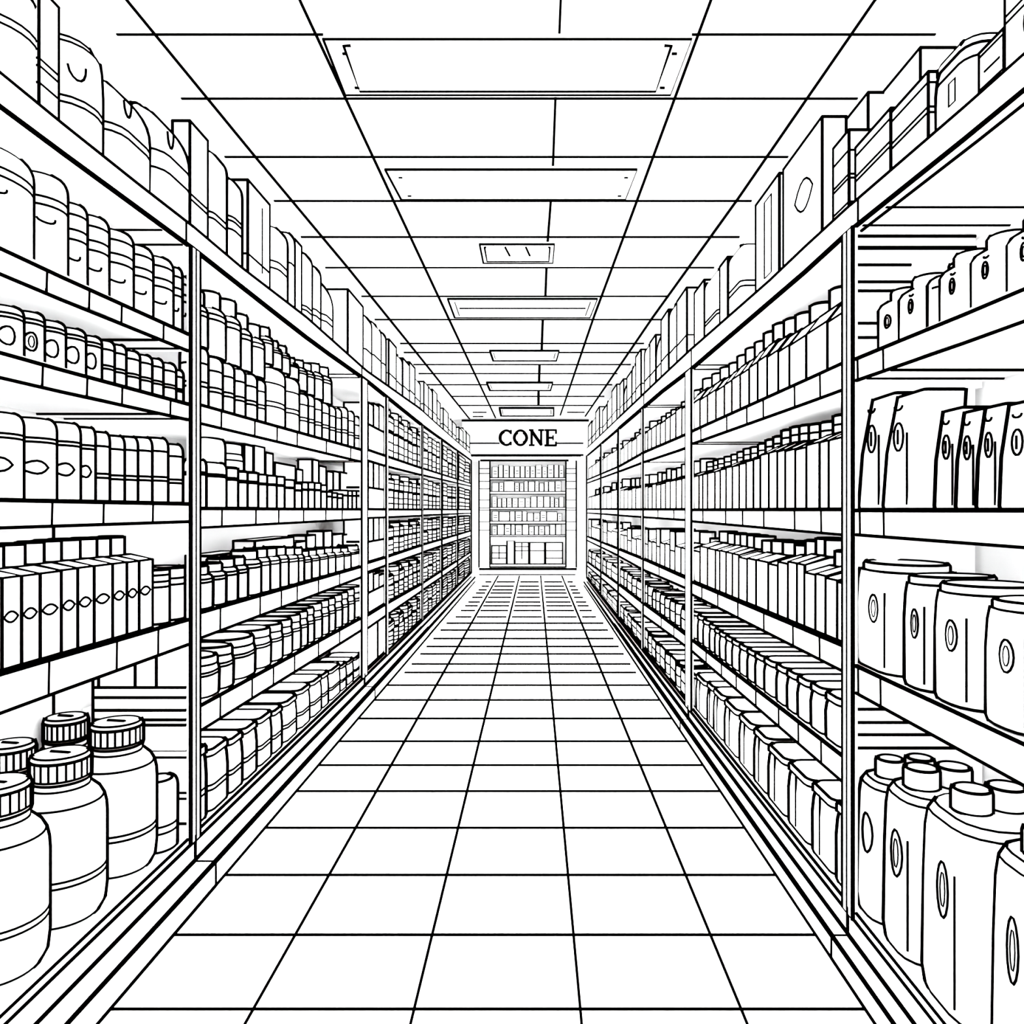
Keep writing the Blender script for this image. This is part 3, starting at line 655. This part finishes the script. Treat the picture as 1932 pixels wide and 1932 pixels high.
for k, (a, c, t, ys) in enumerate(((928, 955, 1030, (1043, 1053)), (957, 970, 1021, ()), (972, 997, 1024, (1031, 1039)), (1000, 1027, 1024, (1039,)), (1030, 1061, 1024, (1039, 1053)))):
    mb = MB(); zz = Z2(1064) + .004; x0, x1 = W2(a), W2(c); z1 = Z2(t)
    mb.box(x0, x1, DW + .04, DW + .24, zz, z1)
    mb.ink([(x0, DW + .04, zz), (x1, DW + .04, zz), (x1, DW + .04, z1), (x0, DW + .04, z1)], 4, closed=True)
    for y in ys: mb.ink([(x0, DW + .04, Z2(y)), (x1, DW + .04, Z2(y))], 2.4)
    if k in (0, 2): mb.ink([((x0 + x1) / 2, DW + .04, z1), ((x0 + x1) / 2, DW + .04, Z2(1055))], 2.2)
    o = mb.build('crate', M_PACK, origin=((x0 + x1) / 2, DW + .2, zz))
    tag(o, f"{ORD[k]} big crate from the left on the bottom shelf under the sign", 'crate', 'crates at the far end')
# sign
DS = 18.5
sign = empty('aisle_sign', (W2(996, DS), DS + .05, Z2(858, DS)))
tag(sign, 'wide white sign board reading CONE across the far end', 'sign')
mb = MB(); mb.box(W2(872, DS), W2(1118, DS), DS, DS + .08, Z2(857, DS), Z2(793, DS))
mb.ink([(W2(872, DS), DS, Z2(793, DS)), (W2(1110, DS), DS, Z2(793, DS))], 5)
for a, c in ((877, 942), (1051, 1100)): mb.ink([(W2(a, DS), DS, Z2(836, DS)), (W2(c, DS), DS, Z2(836, DS))], 3.4)
mb.ink([(W2(872, DS), DS, Z2(858, DS)), (W2(1100, DS), DS, Z2(858, DS))], 4)
mb.build('board', M_SHELF, parent=sign)
def letter(strokes):
    m = MB()
    for pts, w in strokes: m.ink([(W2(x, DS), DS - .01, Z2(y, DS)) for x, y in pts], w, k=8)
    o = m.build('letter', M_PACK, parent=sign); o['label'] = 'black serif letter'
def arc(cx, cy, rx, ry, a0, a1, n=18): return [(cx + rx * math.cos(math.radians(a)), cy - ry * math.sin(math.radians(a))) for a in np.linspace(a0, a1, n)]
letter([(arc(955.5, 826, 11, 13.8, 42, 318), 4.4), (arc(954, 826, 10.5, 12, 110, 250), 6), ([(964, 812), (964, 818.5)], 3.6), ([(964, 834), (964, 839.5)], 3.2)])
letter([(arc(982, 826, 11.2, 13.8, 0, 360, 26), 4.6), (arc(981, 826, 10.6, 11, 120, 240), 6), (arc(983, 826, 10.6, 11, -60, 60), 6)])
letter([([(1003, 812), (1003, 840)], 4.6), ([(1003, 813), (1021, 839)], 6.2), ([(1021, 811.5), (1021, 840)], 4.4), ([(998.5, 811.5), (1006, 811.5)], 3.6), ([(998.5, 840), (1008, 840)], 3.6), ([(1016, 811.5), (1026, 811.5)], 3.6)])
letter([([(1033, 812), (1033, 840)], 6.2), ([(1028, 811.5), (1049, 811.5)], 3.6), ([(1028, 840.5), (1049, 840.5)], 4.2), ([(1034, 826), (1043, 826)], 4), ([(1049, 811), (1049, 818)], 3.8), ([(1049, 834), (1049, 841)], 4), ([(1043.5, 822), (1043.5, 830)], 3)])

# ------------------------------------------------------------------ room
ZC = z_at(791, DW)
def struct(o): o['kind'] = 'structure'; return o
XL, XR_, Y0, Y1 = -1.96, 1.86, -2.2, 19.4
mb = MB(); mb.box(XL, XR_, Y0, Y1, -.1, 0)
def fl(a, b, w=W_floor):
    pa, pb = np.array(onplane(*a, 0.0)), np.array(onplane(*b, 0.0)); n = max(2, int(abs(pb[1] - pa[1])))
    mb.ink([pa + (pb - pa) * i / n for i in range(n + 1)], w, k=4, ext=0)
for (a, b) in (((440,1972),(940,1087)), ((765,1972),(980,1087)), ((1101,1972),(1020,1087)), ((1426,1972),(1060,1087))): fl(a, b, lambda D: 1.15 * W_floor(D))
def tline(y): return (1009 - .852 * (y - 965), 1009 + .663 * (y - 965))
for y in (1905,1765,1652,1563,1494,1445,1400,1357,1322,1294,1270,1254,1235,1221,1206,1190,1177):
    l, r = tline(y); m = 18 * (y - 1090) / 500
    m = 0 if y > 1290 else 14
    fl((l + m, y), (r - m * .8, y), 8.0 if y > 1600 else (8.0 if y > 1350 else 7.6))
LG = lambda y: [940 - .567*(y-1085), 980 - .242*(y-1085), 1020 + .091*(y-1085), 1060 + .413*(y-1085)]
for y in (1165,1153,1144,1137,1128,1120,1114,1107,1099):
    l, r = tline(y); g = [l + 16] + LG(y) + [r - 12]
    for i in range(5):
        a, b = g[i] + 5, g[i + 1] - 5
        if b - a > 8: fl((a, y), (b, y), 7.0)
struct(mb.build('floor', M_FLOOR))
mb = MB(); mb.box(XL, XR_, Y0, Y1, ZC, ZC + .1)
def ce(a, b, w=W_floor):
    pa, pb = np.array(onplane(*a, ZC)), np.array(onplane(*b, ZC)); n = max(2, int(abs(pb[1] - pa[1])))
    mb.ink([pa + (pb - pa) * i / n for i in range(n + 1)], w, k=4, ext=0)
for pl in ([(205,-42),(240,0),(486,300),(657,505),(770,645),(886,790)], [(548,-42),(566,0),(742,377),(847,601),(935,788)], [(1356,-42),(1341,0),(1202,377),(1119,601),(1057,783)], [(1683,-42),(1650,0),(1388,380),(1232,597),(1104,785)]):
    for i in range(len(pl) - 1): ce(pl[i], pl[i + 1], lambda D: 1.2 * W_floor(D))
for a, b in (((1059,-30),(1055,72)), ((1048,183),(1043,320)), ((1039,380),(1033,459)), ((1031,505),(1029,560)), ((1024,603),(1022,660)), ((1018,687),(1017,720)), ((1016,735),(1016,763))): ce(a, b, 6.6)
for y, l, r in ((64,220,1765),(185,342,1618),(295,424,1487),(378,517,1418),(446,568,1395),(504,614,1347),(558,682,1262),(602,707,1250),(647,755,1215),(664,762,924),(664,1055,1205),(687,780,1190),(704,790,1165),(725,795,918),(725,1043,1155),(747,850,1140),(764,865,1120),(777,892,918),(785,892,912),(777,1070,1103)):
    ce((l, y), (r, y), 7.0 if y < 500 else (6.0 if y < 680 else 5.2))
struct(mb.build('ceiling', M_ROOM))
mb = MB(); mb.box(XL - .1, XL, Y0, Y1, 0, ZC); struct(mb.build('wall_left', M_ROOM))
mb = MB(); mb.box(XR_, XR_ + .1, Y0, Y1, 0, ZC); struct(mb.build('wall_right', M_ROOM))
mb = MB(); mb.box(XL, XR_, Y1 - .15, Y1 - .05, 0, ZC); struct(mb.build('wall_back', M_ROOM))

# ------------------------------------------------------------------ ceiling lamps
LAMPS = [([(610,74),(1305,74),(1265,179),(651,179)], 'widest ceiling light panel, nearest the camera', 1),
 ([(727,320),(1202,320),(1180,376),(757,376)], 'second long ceiling light panel from the camera', 2),
 ([(905,461),(1046,461),(1043,496),(912,496)], 'short ceiling light with two little strokes inside its frame', 3),
 ([(845,564),(1127,564),(1113,599),(858,599)], 'ceiling light with one line along its middle, fourth from camera', 4),
 ([(924,662),(1055,662),(1050,680),(930,680)], 'small ceiling light, third from the far end', 5),
 ([(918,722),(1043,722),(1039,736),(924,736)], 'small ceiling light, second from the far end', 5),
 ([(942,770),(1045,770),(1045,784),(945,784)], 'ceiling light nearest the sign', 5)]
for pts, lab, st in LAMPS:
    z = ZC - .03; q = [np.array(onplane(x, y, z)) for x, y in pts]; c = sum(q) / 4
    root = empty('ceiling_light', (c[0], c[1], ZC)); tag(root, lab, 'ceiling light', 'ceiling lights above the aisle')
    fr = MB(); up = np.array([0, 0, .029])
    # q runs near-left, near-right, far-right, far-left
    fr.hexa([tuple(p) for p in q] + [tuple(p + up) for p in q])
    fr.ink(np.array(q), 5.6 if st < 3 else 4.8, closed=False); fr.ink([q[3], q[0]], 5.6 if st < 3 else 4.8)
    fr.build('frame', M_SHELF, parent=root)
    df = MB(); ins = {1: (.05, .09), 2: (.022, .06), 3: (.06, .12), 4: (.04, .14), 5: (.05, .2)}[st]
    def lerp(u, v, dz=0): 
        p = (q[0]*(1-u)+q[1]*u)*(1-v) + (q[3]*(1-u)+q[2]*u)*v
        return p - np.array([0, 0, dz])
    a, e = ins; di = [lerp(a, e, .004), lerp(1-a, e, .004), lerp(1-a, 1-e, .004), lerp(a, 1-e, .004)]
    df.hexa([tuple(p) for p in di] + [tuple(p + np.array([0, 0, .0038])) for p in di])
    if st in (1, 3): df.ink([di[0] + (di[1]-di[0])*.02, di[0], di[3], di[2], di[1], di[1] + (di[0]-di[1])*.02], 6.2 if st == 1 else 5.0)
    if st in (1, 2):
        for u, v in ((.04, .22), (.96, .22), (.04, .84), (.96, .84)): p = lerp(u, v, .005); df.ink([p, p + np.array([.02, 0, 0])], 5)
    if st == 3:
        for u in (.34, .62): df.ink([lerp(u, .12, .005), lerp(u + .05, .55, .005)], 5)
    if st == 4: df.ink([lerp(.06, .44, .006), lerp(.94, .44, .006)], 4.6); df.ink([di[0], di[3]], 2.6); df.ink([di[1], di[2]], 2.6)
    if st == 5: df.ink([di[0], di[3]], 2.2); df.ink([di[1], di[2]], 2.2)
    df.build('diffuser', M_LAMP, parent=root)
    ld = bpy.data.lights.new('lamp_light', 'AREA'); ld.shape = 'RECTANGLE'
    ld.size = float(abs(di[1][0] - di[0][0])) * .9; ld.size_y = float(abs(di[3][1] - di[0][1])) * .8; ld.energy = 36; ld.spread = math.radians(115)
    lo = bpy.data.objects.new('lamp_light', ld); C.objects.link(lo); lo.location = (c[0], c[1], z - .02); lo['kind'] = 'structure'

# ------------------------------------------------------------------ world, camera, view
w = bpy.data.worlds.new('World'); bpy.context.scene.world = w; w.use_nodes = True
w.node_tree.nodes['Background'].inputs[0].default_value = (1, 1, 1, 1); w.node_tree.nodes['Background'].inputs[1].default_value = 2.0
cd = bpy.data.cameras.new('Camera'); cam = bpy.data.objects.new('Camera', cd); C.objects.link(cam)
cam.location = (0, 0, H); cam.rotation_euler = (math.radians(90), 0, 0)
cd.sensor_width = 36; cd.lens = 36 * F_PX / 1932; cd.shift_x = -(VX - 966) / 1932; cd.shift_y = (VY - 966) / 1932
cd.clip_start = .02; cd.clip_end = 100
sc = bpy.context.scene; sc.camera = cam
sc.view_settings.view_transform = 'Standard'; sc.view_settings.look = 'None'; sc.view_settings.gamma = 1; sc.view_settings.use_curve_mapping = False
sc.view_settings.exposure = 2.15
sc.cycles.max_bounces = 9; sc.cycles.diffuse_bounces = 9
sc.cycles.glossy_bounces = 1; sc.cycles.transmission_bounces = 1
sc.cycles.use_adaptive_sampling = True; sc.cycles.adaptive_threshold = .08; sc.cycles.adaptive_min_samples = 16
sc.cycles.use_denoising = True
for o in bpy.data.objects:
    if '_o' in o.keys(): del o['_o']
